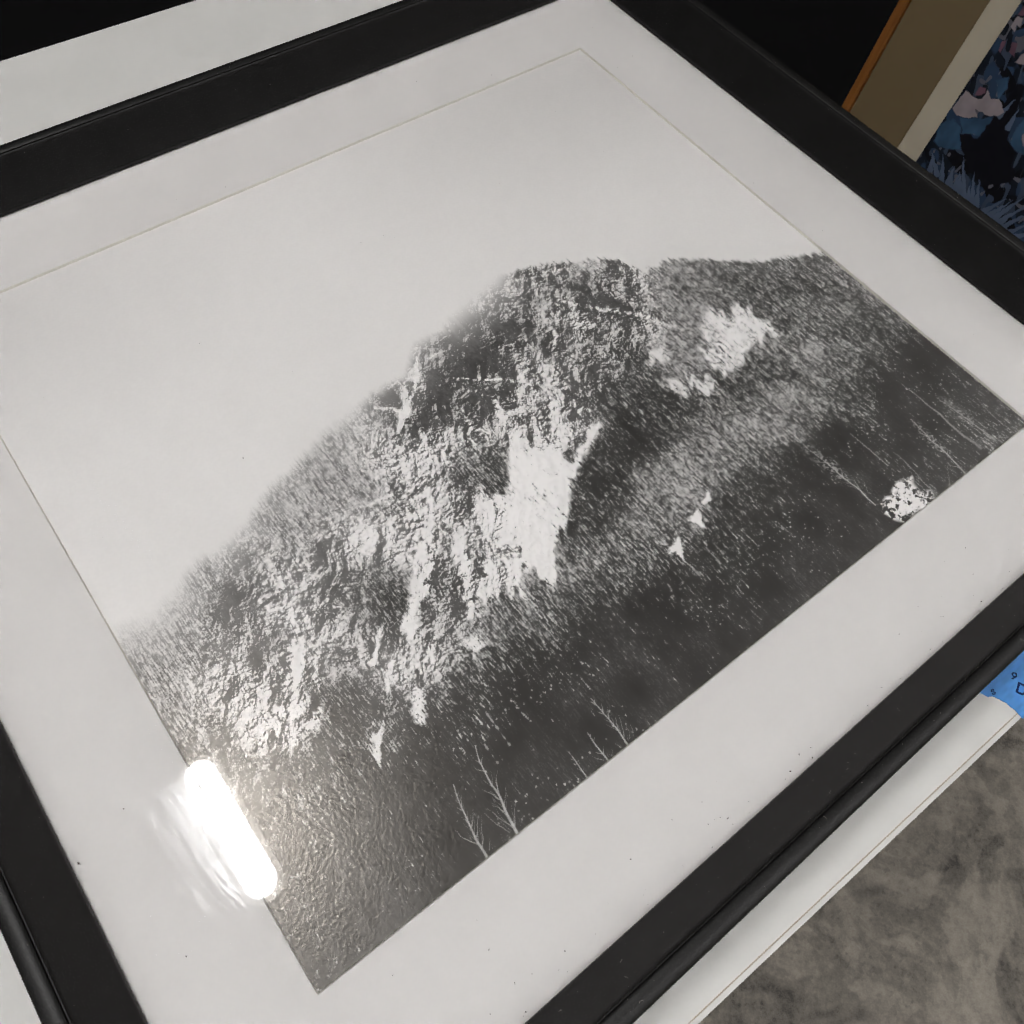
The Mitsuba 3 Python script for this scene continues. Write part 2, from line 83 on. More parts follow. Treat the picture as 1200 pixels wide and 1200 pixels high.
F = mi.Float


def sd_poly(x, y, pts):
    """Signed distance to a polygon, negative inside."""
    d, s, n = F(1e9), F(1), len(pts)
    for i in range(n):
        ax, ay = pts[i]; bx, by = pts[i - 1]
        ex, ey = bx - ax, by - ay
        wx, wy = x - ax, y - ay
        t = dr.clip((wx * ex + wy * ey) / (ex * ex + ey * ey), 0, 1)
        d = dr.minimum(d, dr.square(wx - ex * t) + dr.square(wy - ey * t))
        c1, c2, c3 = y >= ay, y < by, ex * wy > ey * wx
        s = dr.select((c1 & c2 & c3) | (~c1 & ~c2 & ~c3), -s, s)
    return s * dr.sqrt(d)


def sd_seg(x, y, ax, ay, bx, by):
    ex, ey = bx - ax, by - ay
    t = dr.clip(((x - ax) * ex + (y - ay) * ey) / (ex * ex + ey * ey), 0, 1)
    return dr.sqrt(dr.square(x - ax - ex * t) + dr.square(y - ay - ey * t)), t


def print_tone(x, y):
    x, y = F(x), F(y)
    # broad fields of the picture
    sw, sl, sf, sd = F(1e-9), F(0), F(0), F(0)
    for ax, ay, l, f, d in ANCHORS:
        r2 = dr.square(x - ax) + dr.square(y - ay)
        w = dr.exp(r2 * (-1 / (2 * 0.0100 ** 2))) + 1e-8 / (1e-4 + r2)
        sw += w; sl += w * l; sf += w * f; sd += w * d
    q, forest, dark = 1.25 * sl / sw, sf / sw, sd / sw
    # height above the ridge line
    ys = F(SKYLINE[0][1])
    for (x0, y0), (x1, y1) in zip(SKYLINE, SKYLINE[1:]):
        ys = dr.select((x >= x0) & (x < x1), y0 + (x - x0) * ((y1 - y0) / (x1 - x0)), ys)
    # textures: wrinkled rock with snow on its ledges, trees, fine grain
    w1, w2 = noise(x * 75 + 3, y * 75) - 0.5, noise(x * 75, y * 75 + 9) - 0.5
    w3, w4 = noise(x * 260 + 3, y * 260) - 0.5, noise(x * 260, y * 260 + 9) - 0.5
    u, v = x + 0.0050 * w1 + 0.0009 * w3, y + 0.0050 * w2 + 0.0009 * w4
    ra, rc = u * 0.52 + v * 0.85, u * 0.85 - v * 0.52      # along the gullies and across them
    g = noise(x * 1500, y * 1500 + 3)
    g2 = noise(x * 900 + 7, y * 900)
    c = noise(u * 760 + 1, v * 620 + v * 8)
    rock = F(0)
    for fr, wt, st in ((95, 0.5, 0.35), (210, 0.7, 0.38), (470, 0.95, 0.5), (1050, 1.1, 0.7), (2000, 0.9, 0.9)):
        a1, b1 = ra * fr * st, rc * fr
        rock += wt * (noise(a1 + 0.16, b1 - 0.36 + fr) - noise(a1 - 0.16, b1 + 0.36 + fr))
    for fr, wt in ((180, 0.4), (430, 0.7), (900, 0.9)):
        a1, b1 = u * fr * 0.6 + v * fr * 0.25 + 70, v * fr + 31
        rock += wt * (noise(a1, b1 + 0.36 + fr) - noise(a1, b1 - 0.36 + fr))
    fa, fb, fk = voronoi(rc * 300 + 0.5 * w3, ra * 130 + 0.5 * w4)          # angular faces of the cliff
    ga, gb, gk = voronoi(rc * 640 + 9, ra * 330)
    rock = rock + 0.9 * (fk - 0.5) + 0.8 * (gk - 0.5) - 0.7 * smoothstep(0.10, 0.02, fb - fa) + 1.2 * (noise(ra * 60 + 40, rc * 190) - 0.5) + 0.9 * (g - 0.5)
    lean = x + 0.05 * y + 0.0012 * (noise(x * 90, y * 60 + 3) - 0.5)
    s1 = noise(lean * 2300, y * 300 + 11)
    s2 = noise(lean * 1250 + 4, y * 150)
    s3 = noise(x * 230 + 8, y * 120)
    s4 = noise(x * 70 + 2, y * 60)
    wood = 0.32 * s1 + 0.18 * s2 + 0.13 * s3 + 0.10 * s4 + 0.09 * g2 + 0.20 * g

    def conifers(cw, ch, seed):
        """Rows of small pointed crowns, each with its own height, tilt and tone."""
        ix = dr.floor(lean / cw)
        yy = y / ch + 7 * cell_rand(ix, seed)
        iy = dr.floor(yy)
        r1, r2 = cell_rand(ix, iy, seed + 1), cell_rand(ix, iy, seed + 2)
        fy = (yy - iy) / (0.55 + 0.45 * r1)
        fx = lean / cw - ix - 0.5 + 0.3 * (r2 - 0.5) + 0.10 * (g2 - 0.5)
        saw = fy * 6 + r1 * 3
        half = 0.50 * (1 - fy) * (0.62 + 0.38 * (1 - saw + dr.floor(saw))) + 0.02
        crown = smoothstep(0.10, -0.10, dr.abs(fx) - half) * dr.select(fy < 1, F(1), F(0))
        return crown * (0.35 + 0.65 * r2) * (0.75 - 0.7 * fx)
    con = dr.maximum(conifers(0.0011, 0.0052, 3), conifers(0.0019, 0.0078, 11))
    nw = 0.72 * (wood - 0.5) / 0.105 + 2.3 * (con - 0.42)
    n = mi.Float(dr.lerp((rock + 0.11) / 0.70, (nw + 0.18) / 0.89, forest))
    # snow fields: they pull the threshold down, so that their edges break up into rock and trees
    run = 0.011 * (noise(rc * 430, ra * 55 + 4) - 0.5) + 0.004 * (noise(x * 260 + 31, y * 230) - 0.5)      # streaks that run down the gullies
    jx, jy = x + 0.52 * run + 0.0025 * (noise(x * 330, y * 330) - 0.5), y + 0.85 * run

    def field(pts, q, deep, fade):
        return dr.lerp(q, F(deep), smoothstep(fade * 0.45, -fade, sd_poly(jx, jy, pts)))
    q = field(CHUTE, q, -2.2, 0.0050)
    q = field(LOWER, q, -1.35, 0.0050)
    q = field(UPPER, q, -1.15, 0.0045)
    for pts in STREAKY:
        q = field(pts, q, -0.95, 0.0022)
    for ax, ay, bx, by, r, push in LEDGES:
        d, t = sd_seg(x + 0.0020 * (noise(x * 300, y * 300) - 0.5), y + 0.0020 * (noise(x * 300 + 7, y * 300) - 0.5), ax, ay, bx, by)
        q = q + push * smoothstep(r * 1.5, r * 0.3, d)
    for ax, ay, bx, by, r in STROKES:
        d, t = sd_seg(jx, jy, ax, ay, bx, by)
        q = dr.lerp(q, dr.minimum(q, F(-1.15)), smoothstep(r * 1.9, r * 0.4, d))
    soft = dr.lerp(F(0.75), F(1.45), forest) * (1 - 0.55 * smoothstep(1.2, 2.4, q))
    snowy = smoothstep(-0.4, -1.3, q)
    soft = dr.lerp(soft, F(0.7), snowy)
    wgt = smoothstep(-soft, soft, n - q)
    light = dr.lerp(dr.lerp(F(0.52), F(0.84), smoothstep(1.0, -0.2, q)), F(0.52), forest) * (0.84 + 0.32 * g2)
    light = dr.lerp(light, 0.80 + 0.10 * (c - 0.5) + 0.10 * (noise(ra * 90, rc * 420) - 0.5), snowy)
    dark = dr.lerp(dark + 0.032 * (0.4 + c), dark, forest)
    dark = dark * (0.75 + 0.5 * s3) + 0.030 * smoothstep(-0.2, 1.6, nw) * s4 + 0.012 * s4
    tone = dr.lerp(dark, light, wgt)
    for pts in SMALL:
        tone = dr.lerp(tone, F(0.76), smoothstep(0.0008, -0.0006, sd_poly(x + 0.0018 * (c - 0.5), y + 0.0018 * (g2 - 0.5), pts)))
    shrub = smoothstep(0.0012, -0.0014, sd_poly(x + 0.004 * (noise(x * 290, y * 290) - 0.5), y + 0.004 * (noise(x * 290 + 9, y * 290) - 0.5), SHRUB))
    tone = dr.lerp(tone, F(0.80), shrub * smoothstep(-1.0, 0.1, (0.42 * noise(x * 380, y * 380 + 2) + 0.33 * g2 + 0.25 * g - 0.5) / 0.13))
    # snow flecks and twigs in the dark wood
    d1, _, k1 = voronoi(x * 470, y * 400)
    here = smoothstep(0.52, 0.72, noise(x * 42, y * 42 + 4))
    fleck = smoothstep(0.24, 0.10, d1 + 0.3 * (g - 0.5)) * smoothstep(0.98, 1.04, k1 * 0.8 + 0.36 * here)
    deep = smoothstep(1.6, 2.2, q) * smoothstep(0.6, 0.9, forest)
    tone = dr.maximum(tone, F(0.55) * (0.15 + k1 * noise(x * 300, y * 300)) * fleck * deep)
    for ax, ay, bx, by in DASHES:
        d, t = sd_seg(x, y, ax, ay, bx, by)
        tone = dr.lerp(tone, F(0.28), smoothstep(0.0007, 0.0002, d + 0.0010 * (noise(t * 11 + ax * 900) - 0.30)))
    for i, (bx, by, tx, ty, w0, spread, bright) in enumerate(BARE_TREES):
        L = math.hypot(tx - bx, ty - by); dx, dy = (tx - bx) / L, (ty - by) / L
        al = (x - bx) * dx + (y - by) * dy
        c0 = (x - bx) * dy - (y - by) * dx + 0.0020 * (noise(al * 110 + 7 * i) - 0.5)
        h = al / L
        inside = (h > -0.08) & (h < 1)
        trunk = smoothstep(1.0, 0.4, dr.abs(c0) / (0.72 * w0 * (1.1 - 0.8 * dr.clip(h, 0, 1))))
        tone = dr.lerp(tone, F(0.40 * bright) * (0.75 + 0.5 * g2), trunk * dr.select(inside, F(1), F(0)))
        if spread > 0.0015:
            for side, sp, sl in ((1, 0.0054, 1.5), (-1, 0.0067, 1.2), (1, 0.0040, 2.4), (-1, 0.0047, 2.1)):
                ac = dr.abs(c0)
                vv = (al - ac * sl - 40 * dr.square(ac) * sl + 0.0026 * (noise(x * 300, y * 300 + i) - 0.5)) / sp
                cell = dr.floor(vv)
                jit = cell_rand(cell, i, side + 2 + sl * 10)
                ln = spread * (0.2 + 0.9 * jit) * (1.10 - h) * (1.0 if sp > 0.005 else 0.5)
                wd = (0.00030 if sp > 0.005 else 0.00022) * (1.2 - ac / ln) / sp
                on = (c0 * side > 0) & (ac < ln) & (jit > 0.36) & (h > 0.05) & (h < 1.0)
                br = smoothstep(1.6, 0.5, dr.abs(vv - cell - 0.5 - 0.5 * (jit - 0.5)) / wd)
                tone = dr.lerp(tone, F(0.30 * bright), br * dr.select(on, F(1), F(0)))
            if bx > 0.05 and spread > 0.004:      # frosted twigs of the trees at the right
                fuzz = smoothstep(spread * 0.8, 0, dr.abs(c0)) * smoothstep(0.15, 0.5, h) * smoothstep(1.02, 0.8, h)
                tw = smoothstep(0.55, 0.75, noise(x * 1300 + y * 500, y * 700 - x * 300))
                tone = dr.lerp(tone, F(0.34), 0.8 * fuzz * tw)
    # sky, with mist eating into the ridge
    tips = (1 + smoothstep(0.06, 0.10, x)) * 0.0030 * (noise(lean * 900, 5) - 0.5) + 0.0022 * (noise(lean * 350, 8) - 0.5) + 0.0014 * (g2 - 0.5)
    mist = dr.minimum(smoothstep(-0.012, 0.012, x) * smoothstep(0.066, 0.045, x) + 0.58 * smoothstep(0.02, -0.03, x) + 0.35 * smoothstep(-0.19, -0.22, x) + 0.12, 1)
    mist = mist * (0.7 + 0.6 * noise(x * 45, y * 45))
    above = y - ys - tips * (1 - dr.minimum(mist, 1) * 0.5)
    width = 0.0010 + 0.0080 * mist
    sky = 0.70 + 0.02 * (noise(x * 7 + 1, y * 7) - 0.5) - 0.08 * smoothstep(0.05, 0.20, y) * smoothstep(-0.02, 0.22, dr.abs(x + 0.03)) + 0.02 * (g2 - 0.5)
    tone = dr.lerp(tone, F(0.62), 0.45 * smoothstep(-0.030, 0.002, above) * dr.minimum(mist, 1))
    return dr.lerp(tone, sky, smoothstep(-width, width * 0.8, above))


def print_color(p, n, uv):
    t = print_tone(p.x, p.y)
    t = dr.minimum(t * 1.16, 0.95)
    return mi.Color3f(t * 1.0, t * 0.982, t * 0.976)


def lustre(p, n, uv):
    return noise(p.x * 1200 + p.y * 400, p.y * 1000) * 0.7 + noise(p.x * 750 + 3, p.y * 700) * 0.6


scene['bsdf_print'] = {'type': 'bumpmap', 'arbitrary': mikit.proc(lustre, eps=0.0003), 'scale': 0.000066,
                       'bsdf': {'type': 'roughplastic', 'distribution': 'ggx', 'alpha': 0.065, 'int_ior': 1.52, 'nonlinear': False,
                                'diffuse_reflectance': mikit.proc(print_color), 'specular_reflectance': rgb(1, 0.92, 0.82)}}

# ---------------------------------------------------------------- the other materials


def speckle(p, k=900):
    return noise(p.x * k, p.y * k, p.z * k)


def mat_fn(p, n, uv):
    s = 0.665 + 0.012 * (noise(p.x * 1400, p.y * 1400) - 0.5) + 0.012 * (noise(p.x * 40, p.y * 40) - 0.5)
    return mi.Color3f(s, s * 0.978, s * 0.968)


def frame_fn(p, n, uv):
    s = 0.003 + 0.005 * smoothstep(0.62, 0.8, noise(p.x * 1500, p.y * 1500, p.z * 1500)) + 0.0015 * noise(p.x * 60, p.y * 60)
    return mi.Color3f(s, s * 0.98, s * 0.98)


def frame_bump(p, n, uv):
    return noise(p.x * 1800, p.y * 1800, p.z * 1800) + 0.8 * noise(p.x * 500, p.y * 500, p.z * 500)


def laminate_fn(p, n, uv):
    s = 0.635 + 0.014 * (noise(p.x * 1600, p.y * 1600, p.z * 1600) - 0.5) + 0.02 * (noise(p.x * 25, p.y * 25) - 0.5)
    return mi.Color3f(s, s * 0.995, s * 0.965)


def concrete_fn(p, n, uv):
    x, y = p.x, p.y
    w, w2 = noise(x * 9, y * 9) - 0.5, noise(x * 9 + 50, y * 9) - 0.5
    a = fbm(x * 10 + w * 2.0, y * 10 + 3 + w2 * 2.0, octaves=5)
    b = fbm(x * 30 + 9 + w * 3, y * 26 + w2 * 3, octaves=5)
    k = fbm(x * 75 + 40, y * 75, octaves=4)
    pit = smoothstep(0.70, 0.76, noise(x * 160, y * 160)) * smoothstep(0.5, 0.65, noise(x * 14, y * 14 + 7))
    s = 0.17 + 0.17 * smoothstep(0.36, 0.62, a) + 0.10 * smoothstep(0.44, 0.58, b) + 0.26 * (k - 0.5) + 0.10 * (b - 0.5) - 0.07 * pit + 0.05 * (noise(x * 420, y * 420) - 0.5)
    s = dr.maximum(0.155 + 0.56 * (s - 0.24) + 0.05 * (noise(x * 700, y * 700) - 0.5) + 0.04 * (noise(x * 260, y * 260) - 0.5), 0.035)
    return mi.Color3f(s, s * 0.905, s * 0.77)


scene['bsdf_mat'] = {'type': 'twosided', 'bsdf': {'type': 'diffuse', 'reflectance': mikit.proc(mat_fn)}}
scene['bsdf_core'] = {'type': 'twosided', 'bsdf': {'type': 'diffuse', 'reflectance': rgb(0.65, 0.635, 0.58)}}
scene['bsdf_frame'] = {'type': 'bumpmap', 'arbitrary': mikit.proc(frame_bump, eps=0.0002), 'scale': 0.000004,
                       'bsdf': {'type': 'principled', 'base_color': mikit.proc(frame_fn), 'roughness': 0.44, 'specular': 0.26}}
scene['bsdf_glazing'] = {'type': 'thindielectric', 'int_ior': 1.49}
scene['bsdf_laminate'] = {'type': 'principled', 'base_color': mikit.proc(laminate_fn), 'roughness': 0.42, 'specular': 0.35}
scene['bsdf_seam'] = {'type': 'diffuse', 'reflectance': rgb(0.42, 0.36, 0.29)}
scene['bsdf_concrete'] = {'type': 'principled', 'base_color': mikit.proc(concrete_fn), 'roughness': 0.55, 'specular': 0.3}
scene['bsdf_felt'] = {'type': 'diffuse', 'reflectance': rgb(0.0055, 0.0055, 0.0058)}
scene['bsdf_board'] = {'type': 'diffuse', 'reflectance': rgb(0.35, 0.27, 0.18)}
scene['bsdf_ceiling'] = {'type': 'twosided', 'bsdf': {'type': 'diffuse', 'reflectance': rgb(0.80, 0.79, 0.77)}}
scene['bsdf_housing'] = {'type': 'twosided', 'bsdf': {'type': 'diffuse', 'reflectance': rgb(0.7, 0.7, 0.7)}}

# ---------------------------------------------------------------- setting: floor, ceiling
put('floor', box(-5, 5, -5, 5, -1.0, -0.93), 'bsdf_concrete', 'mottled grey brown polished concrete floor', 'floor', 'structure')
put('ceiling', box(-5, 5, -5, 5, CEIL, CEIL + 0.1), 'bsdf_ceiling', 'plain white ceiling', 'ceiling', 'structure')

# ---------------------------------------------------------------- lamps
import shapely
LZ = 2.2


def lamp(key, label, x, y, hw, hl, rad, up, group=None):
    cap = shapely.LineString([(0, -hl + hw * .6), (0, hl - hw * .6)]).buffer(hw * .6).buffer(hw * .4, join_style='mitre')
    d = trimesh.creation.extrude_polygon(shapely.Polygon(cap.exterior.coords), 0.012, engine='earcut')
    d.apply_translation((x, y, LZ + (.061 if up else 0)))
    if not up:
        bloom_rim = trimesh.creation.extrude_polygon(cap.buffer(.016).difference(cap.buffer(.0004)), 0.010, engine='earcut')  # dim glowing ring added so the mirrored lamp edge blooms softly
        bloom_rim.apply_translation((x, y, LZ + .001))
        scene[key + '__bloom_rim'] = mikit.ply(bloom_rim, 'bsdf_housing', emitter={'type': 'area', 'radiance': rgb(3.0, 2.9, 2.7)})
    scene[key + '__diffuser'] = mikit.ply(d, 'bsdf_housing', emitter={'type': 'area', 'radiance': rgb(*rad)})
    put(key + '__housing', bevel_box(x - hw - .02, x + hw + .02, y - hl - .02, y + hl + .02, LZ + .013, LZ + .06, .006), 'bsdf_housing')
    z0 = LZ + (.074 if up else .0605)
    for s, nm in ((-1, 'cable'), (1, 'cable_001')):
        c = trimesh.creation.cylinder(.003, CEIL - z0, sections=8)
        c.apply_translation((x, y + s * hl * .7, (CEIL + z0) / 2))
        put(key + '__' + nm, c, 'bsdf_housing')
    tag(key, label, 'lamp', None, group)


lamp('linear_lamp', 'short linear ceiling lamp mirrored as the white streak in the glazing', *LAMP, False)
for k, q in enumerate(FILL_UPLIGHTS):
    lamp('fill_uplight' + ('_%03d' % k if k else ''), 'added unseen fill lamp that lights the white ceiling, ' + FILL_WHERE[k], *q, FILL_RADIANCE, True, 'hanging uplighters')

# ---------------------------------------------------------------- black workbench, white table on it
put('workbench__top', bevel_box(-1.5, 1.75, -0.28, 1.9, -0.46, -0.42, .004), 'bsdf_felt')
for k, (x, y) in enumerate([(-1.4, -.2), (1.65, -.2), (-1.4, 1.8), (1.65, 1.8)]):
    put('workbench__leg' + ('_%03d' % k if k else ''), bevel_box(x - .04, x + .04, y - .04, y + .04, -0.93, -0.4605, .004), 'bsdf_felt')
tag('workbench', 'wide matt black workbench behind and beneath the white table', 'workbench')

TZ, TT = -0.012, 0.018
yb = lambda x: 0.4470 - 0.022 * x
yf = lambda x: -0.3266 - 0.0185 * x
x0, x1, e = -0.75, 0.352, 0.0029
put('table__top', prism([(x0, yf(x0) + e), (x1, yf(x1) + e), (x1, yb(x1)), (x0, yb(x0))], TZ - TT, TZ), 'bsdf_laminate')
em = prism([(x0, yf(x0)), (x1, yf(x1)), (x1, yf(x1) + e - .0007), (x0, yf(x0) + e - .0007)], TZ - TT, TZ - .0004)
put('table__edge_strip', em, 'bsdf_laminate')
put('table__seam', prism([(x0, yf(x0) + e - .0007), (x1, yf(x1) + e - .0007), (x1, yf(x1) + e), (x0, yf(x0) + e)], TZ - TT, TZ - .0009), 'bsdf_seam')
put('table__base', box(-0.68, 0.30, -0.25, 0.40, -0.4195, TZ - TT - .0002), 'bsdf_laminate')
tag('table', 'white laminate table top under the black framed photograph', 'table')

# ---------------------------------------------------------------- framed photograph
FC = np.array([0.0016, -0.0005])
SX, SY = 0.3100, 0.2770
PROFILE = [(0, 0.9), (0, 3.4), (0.4, 4.2), (1.4, 5.8), (4.0, 10.6), (7.0, 16.4), (10.0, 22.4), (12.6, 27.8), (13.4, 29.6),
           (14.0, 30.2), (14.3, 29.2), (14.7, 29.2), (15.0, 30.5), (15.9, 31.2), (18.5, 31.5), (21.0, 31.1), (22.3, 30.3), (23.0, 28.8), (23.2, 26.5), (23.2, -11.5), (12, -11.5), (6.0, -11.5), (6.0, 0.9)]


def rail(side):
    """A mitred length of moulding; side 0 top, 1 right, 2 bottom, 3 left."""
    along, across = ((SX, SY), (SY, SX))[side % 2]
    prof = np.array(PROFILE) / 1000
    n, N = len(prof), 26
    v = []
    for i in range(N + 1):
        t = -1 + 2 * i / N
        for u, z in prof:
            v.append((t * (along + u), across + u, z))
    v = np.array(v)
    f = []
    for i in range(N):
        for j in range(n):
            a, b = i * n + j, i * n + (j + 1) % n
            f += [(a, a + n, b), (b, a + n, b + n)]
    m = trimesh.Trimesh(v, np.array(f), process=False)
    k = np.argmax(m.triangles_center[:, 2])
    if m.face_normals[k][2] < 0:
        m.invert()
    rot(m, -90 * side)
    m.apply_translation((FC[0], FC[1], 0))
    return m


for s in range(4):
    put('framed_photograph__frame_rail' + ('_%03d' % s if s else ''), rail(s), 'bsdf_frame', smooth=32)

OW, OH = 0.25, 0.21795          # half size of the mat opening
mx0, mx1, my0, my1 = FC[0] - SX - .004, FC[0] + SX + .004, FC[1] - SY - .004, FC[1] + SY + .004
outer = [(mx0, my0), (mx1, my0), (mx1, my1), (mx0, my1)]
mv = np.array([(x, y, 0) for x, y in outer] + [(x * OW, y * OH, 0) for x, y in ((-1, -1), (1, -1), (1, 1), (-1, 1))])
mf = []
for i in range(4):
    j = (i + 1) % 4
    mf += [(i, j, 4 + j), (i, 4 + j, 4 + i)]
put('framed_photograph__mat', trimesh.Trimesh(mv, mf, process=False), 'bsdf_mat')
b = 0.0006
bv = np.array([(x * OW, y * OH, 0) for x, y in ((-1, -1), (1, -1), (1, 1), (-1, 1))] + [(x * (OW - b), y * (OH - b), -0.00145) for x, y in ((-1, -1), (1, -1), (1, 1), (-1, 1))])
put('framed_photograph__mat__bevel', trimesh.Trimesh(bv, mf, process=False), 'bsdf_core', 'pale yellowish bevelled cut edge of the mat')
pr = trimesh.Trimesh(np.array([(-OW - .01, -OH - .01, -.0015), (OW + .01, -OH - .01, -.0015), (OW + .01, OH + .01, -.0015), (-OW - .01, OH + .01, -.0015)]), [(0, 1, 2), (0, 2, 3)], process=False)
scene['framed_photograph__print'] = mikit.ply(pr, 'bsdf_print', uv=np.array([(0, 0), (.52, 0), (.52, .456), (0, .456)]))
tag('framed_photograph__print', 'black and white photograph of a misty snow covered mountain above dark forest')
put('framed_photograph__backing', box(FC[0] - SX - .004, FC[0] + SX + .004, FC[1] - SY - .004, FC[1] + SY + .004, -.006, -.0021), 'bsdf_board')
gz = trimesh.Trimesh(np.array([(FC[0] + sx * (SX + .004), FC[1] + sy * (SY + .004), .0007) for sx, sy in ((-1, -1), (1, -1), (1, 1), (-1, 1))]), [(0, 1, 2), (0, 2, 3)], process=False)
put('framed_photograph__glazing', gz, 'bsdf_glazing', 'clear glazing with scuffs round the reflected lamp')
tag('framed_photograph', 'wide black framed mountain photograph lying flat on the white table', 'framed photograph')

# ---------------------------------------------------------------- leaning floral picture
AO, AH, AU, AN = (np.array(q) for q in ((0.75,0.2303,-0.118), (-0.0013,-1.0,-0.0086), (0.1457,-0.0087,0.9893), (-0.9893,0.0,0.1457)))
if AN @ (CAM - AO) < 0:
    AN = -AN
PALE = [[(0.1194,-0.0595),(0.1198,-0.0491),(0.1204,-0.0377),(0.1329,-0.0384),(0.142,-0.035),(0.1406,-0.026),(0.1502,-0.0292),(0.1572,-0.0251),(0.1643,-0.0308),(0.1706,-0.0329),(0.1672,-0.0399),(0.16,-0.0453),(0.1487,-0.0461),(0.1408,-0.0467),(0.1494,-0.0528),(0.138,-0.0597),(0.1286,-0.0633)],[(0.2006,-0.0426),(0.201,-0.0323),(0.2173,-0.0422),(0.2193,-0.0512),(0.2096,-0.0492)],[(0.1478,0.0092),(0.1489,0.0171),(0.1536,0.0232),(0.1602,0.0142),(0.1532,0.0095)],[(0.1222,0.0331),(0.1223,0.0435),(0.1278,0.0446),(0.1332,0.037),(0.1273,0.0375),(0.1291,0.0314)]]
ROSE = [[(0.1258,0.01),(0.124,0.019),(0.1279,0.0211),(0.1289,0.009)],[(0.1362,0.0138),(0.1332,0.0239),(0.1389,0.0251),(0.1434,0.0132)],[(0.1312,-0.0364),(0.1309,-0.0257),(0.1381,-0.0245),(0.1404,-0.0301)],[(0.1212,0.0447),(0.1215,0.0533),(0.1263,0.059),(0.1343,0.0496)]]
BLUE = [[(0.1215,-0.0977),(0.1162,-0.0793),(0.1261,-0.068),(0.1392,-0.0705),(0.1549,-0.0885),(0.1327,-0.1005)],[(0.1336,-0.0634),(0.1626,-0.0457),(0.1721,-0.0501),(0.1688,-0.0678),(0.1568,-0.0679),(0.1454,-0.0751)],[(0.195,-0.0564),(0.1913,-0.0383),(0.1951,-0.0163),(0.2287,-0.0555),(0.2071,-0.057)],[(0.142,-0.0136),(0.1509,-0.0038),(0.1574,-0.0143),(0.1568,-0.0273)]]
INK = [[(0.1415,-0.0764),(0.1528,-0.0705),(0.1632,-0.0713),(0.1638,-0.0471),(0.1634,-0.0215),(0.1639,-0.0059),(0.1714,-0.0016),(0.1827,-0.0335),(0.1906,-0.054),(0.2082,-0.0584),(0.2123,-0.0716),(0.2226,-0.0755),(0.2225,-0.0865),(0.1996,-0.1055),(0.1869,-0.1051),(0.1671,-0.096),(0.1557,-0.088)]]
BLADES = [(0.1376,-0.1269,0.1284,-0.11),(0.1474,-0.126,0.1276,-0.1105),(0.1567,-0.1279,0.1408,-0.1042),(0.1654,-0.129,0.1599,-0.1074),(0.1753,-0.1269,0.1684,-0.1086),(0.1903,-0.1281,0.1623,-0.0947),(0.1968,-0.1283,0.1876,-0.1137),(0.2033,-0.1285,0.1828,-0.1),(0.2097,-0.1286,0.1929,-0.1033),(0.2189,-0.1291,0.2308,-0.1021),(0.2258,-0.13,0.238,-0.0992),(0.2331,-0.1283,0.2459,-0.0891),(0.2401,-0.1279,0.2543,-0.0922),(0.2469,-0.1301,0.2611,-0.0987),(0.2557,-0.1319,0.2698,-0.1061),(0.1818,-0.127,0.1704,-0.1095),(0.1687,-0.1267,0.1597,-0.1121),(0.2648,-0.1311,0.2773,-0.1122),(0.234,-0.1324,0.2511,-0.1293),(0.1677,-0.0377,0.1721,-0.0183),(0.1837,-0.043,0.1806,-0.023)]


def art_fn(p, n, uv):
    dx, dy, dz = p.x - AO[0], p.y - AO[1], p.z - AO[2]
    x = dx * AH[0] + dy * AH[1] + dz * AH[2]
    y = dx * AU[0] + dy * AU[1] + dz * AU[2]
    w1, w2 = noise(x * 60, y * 60) - 0.5, noise(x * 60 + 20, y * 60) - 0.5
    u, v = x + 0.004 * w1, y + 0.004 * w2
    wash = fbm(x * 90, y * 60, octaves=3)
    leaf = noise(u * 95 + v * 40, v * 60 - u * 25)
    leaf2 = noise(u * 60 - v * 45 + 9, v * 95 + u * 30)
    col = mix((0.005, 0.008, 0.014), (0.020, 0.040, 0.078), smoothstep(0.48, 0.60, leaf + 0.2 * (wash - 0.5)))
    col = mix(col, (0.002, 0.002, 0.004), smoothstep(0.56, 0.64, leaf2))
    col = mix(col, (0.040, 0.055, 0.085), smoothstep(0.70, 0.76, noise(u * 210 + v * 60, v * 90)))
    vein = dr.abs(leaf - 0.54)
    col = mix(col, (0.055, 0.060, 0.075), smoothstep(0.014, 0.004, vein) * smoothstep(0.45, 0.6, noise(x * 45, y * 45)))
    col = mix(col, (0.10, 0.10, 0.12), smoothstep(0.80, 0.84, noise(u * 170 + 40, v * 140)))
    ex, ey = x + 0.0022 * (noise(x * 240, y * 240) - 0.5) + 0.001 * w1, y + 0.0022 * (noise(x * 240 + 9, y * 240) - 0.5)
    for pts in BLUE:
        col = mix(col, mi.Color3f(0.034, 0.075, 0.135) * (0.55 + 0.9 * wash), smoothstep(0.0012, -0.0012, sd_poly(ex, ey, pts)))
    for pts in INK:
        col = mix(col, (0.003, 0.003, 0.006), smoothstep(0.001, -0.001, sd_poly(ex, ey, pts)))
    for i, (ax, ay, bx, by) in enumerate(BLADES):
        d, t = sd_seg(ex, ey, ax, ay, bx, by)
        r = 0.0034 * (1.02 - t)
        col = mix(col, mi.Color3f(0.085, 0.115, 0.175) * (0.7 + 0.6 * wash), smoothstep(0.0007, -0.0004, d - r))
    for pts in PALE:
        col = mix(col, mi.Color3f(0.34, 0.29, 0.31) * (0.75 + 0.5 * wash), smoothstep(0.0007, -0.0007, sd_poly(ex, ey, pts)))
    for pts in ROSE:
        col = mix(col, mi.Color3f(0.13, 0.065, 0.09) * (0.6 + 0.8 * wash), smoothstep(0.0007, -0.0007, sd_poly(ex, ey, pts)))
    return col


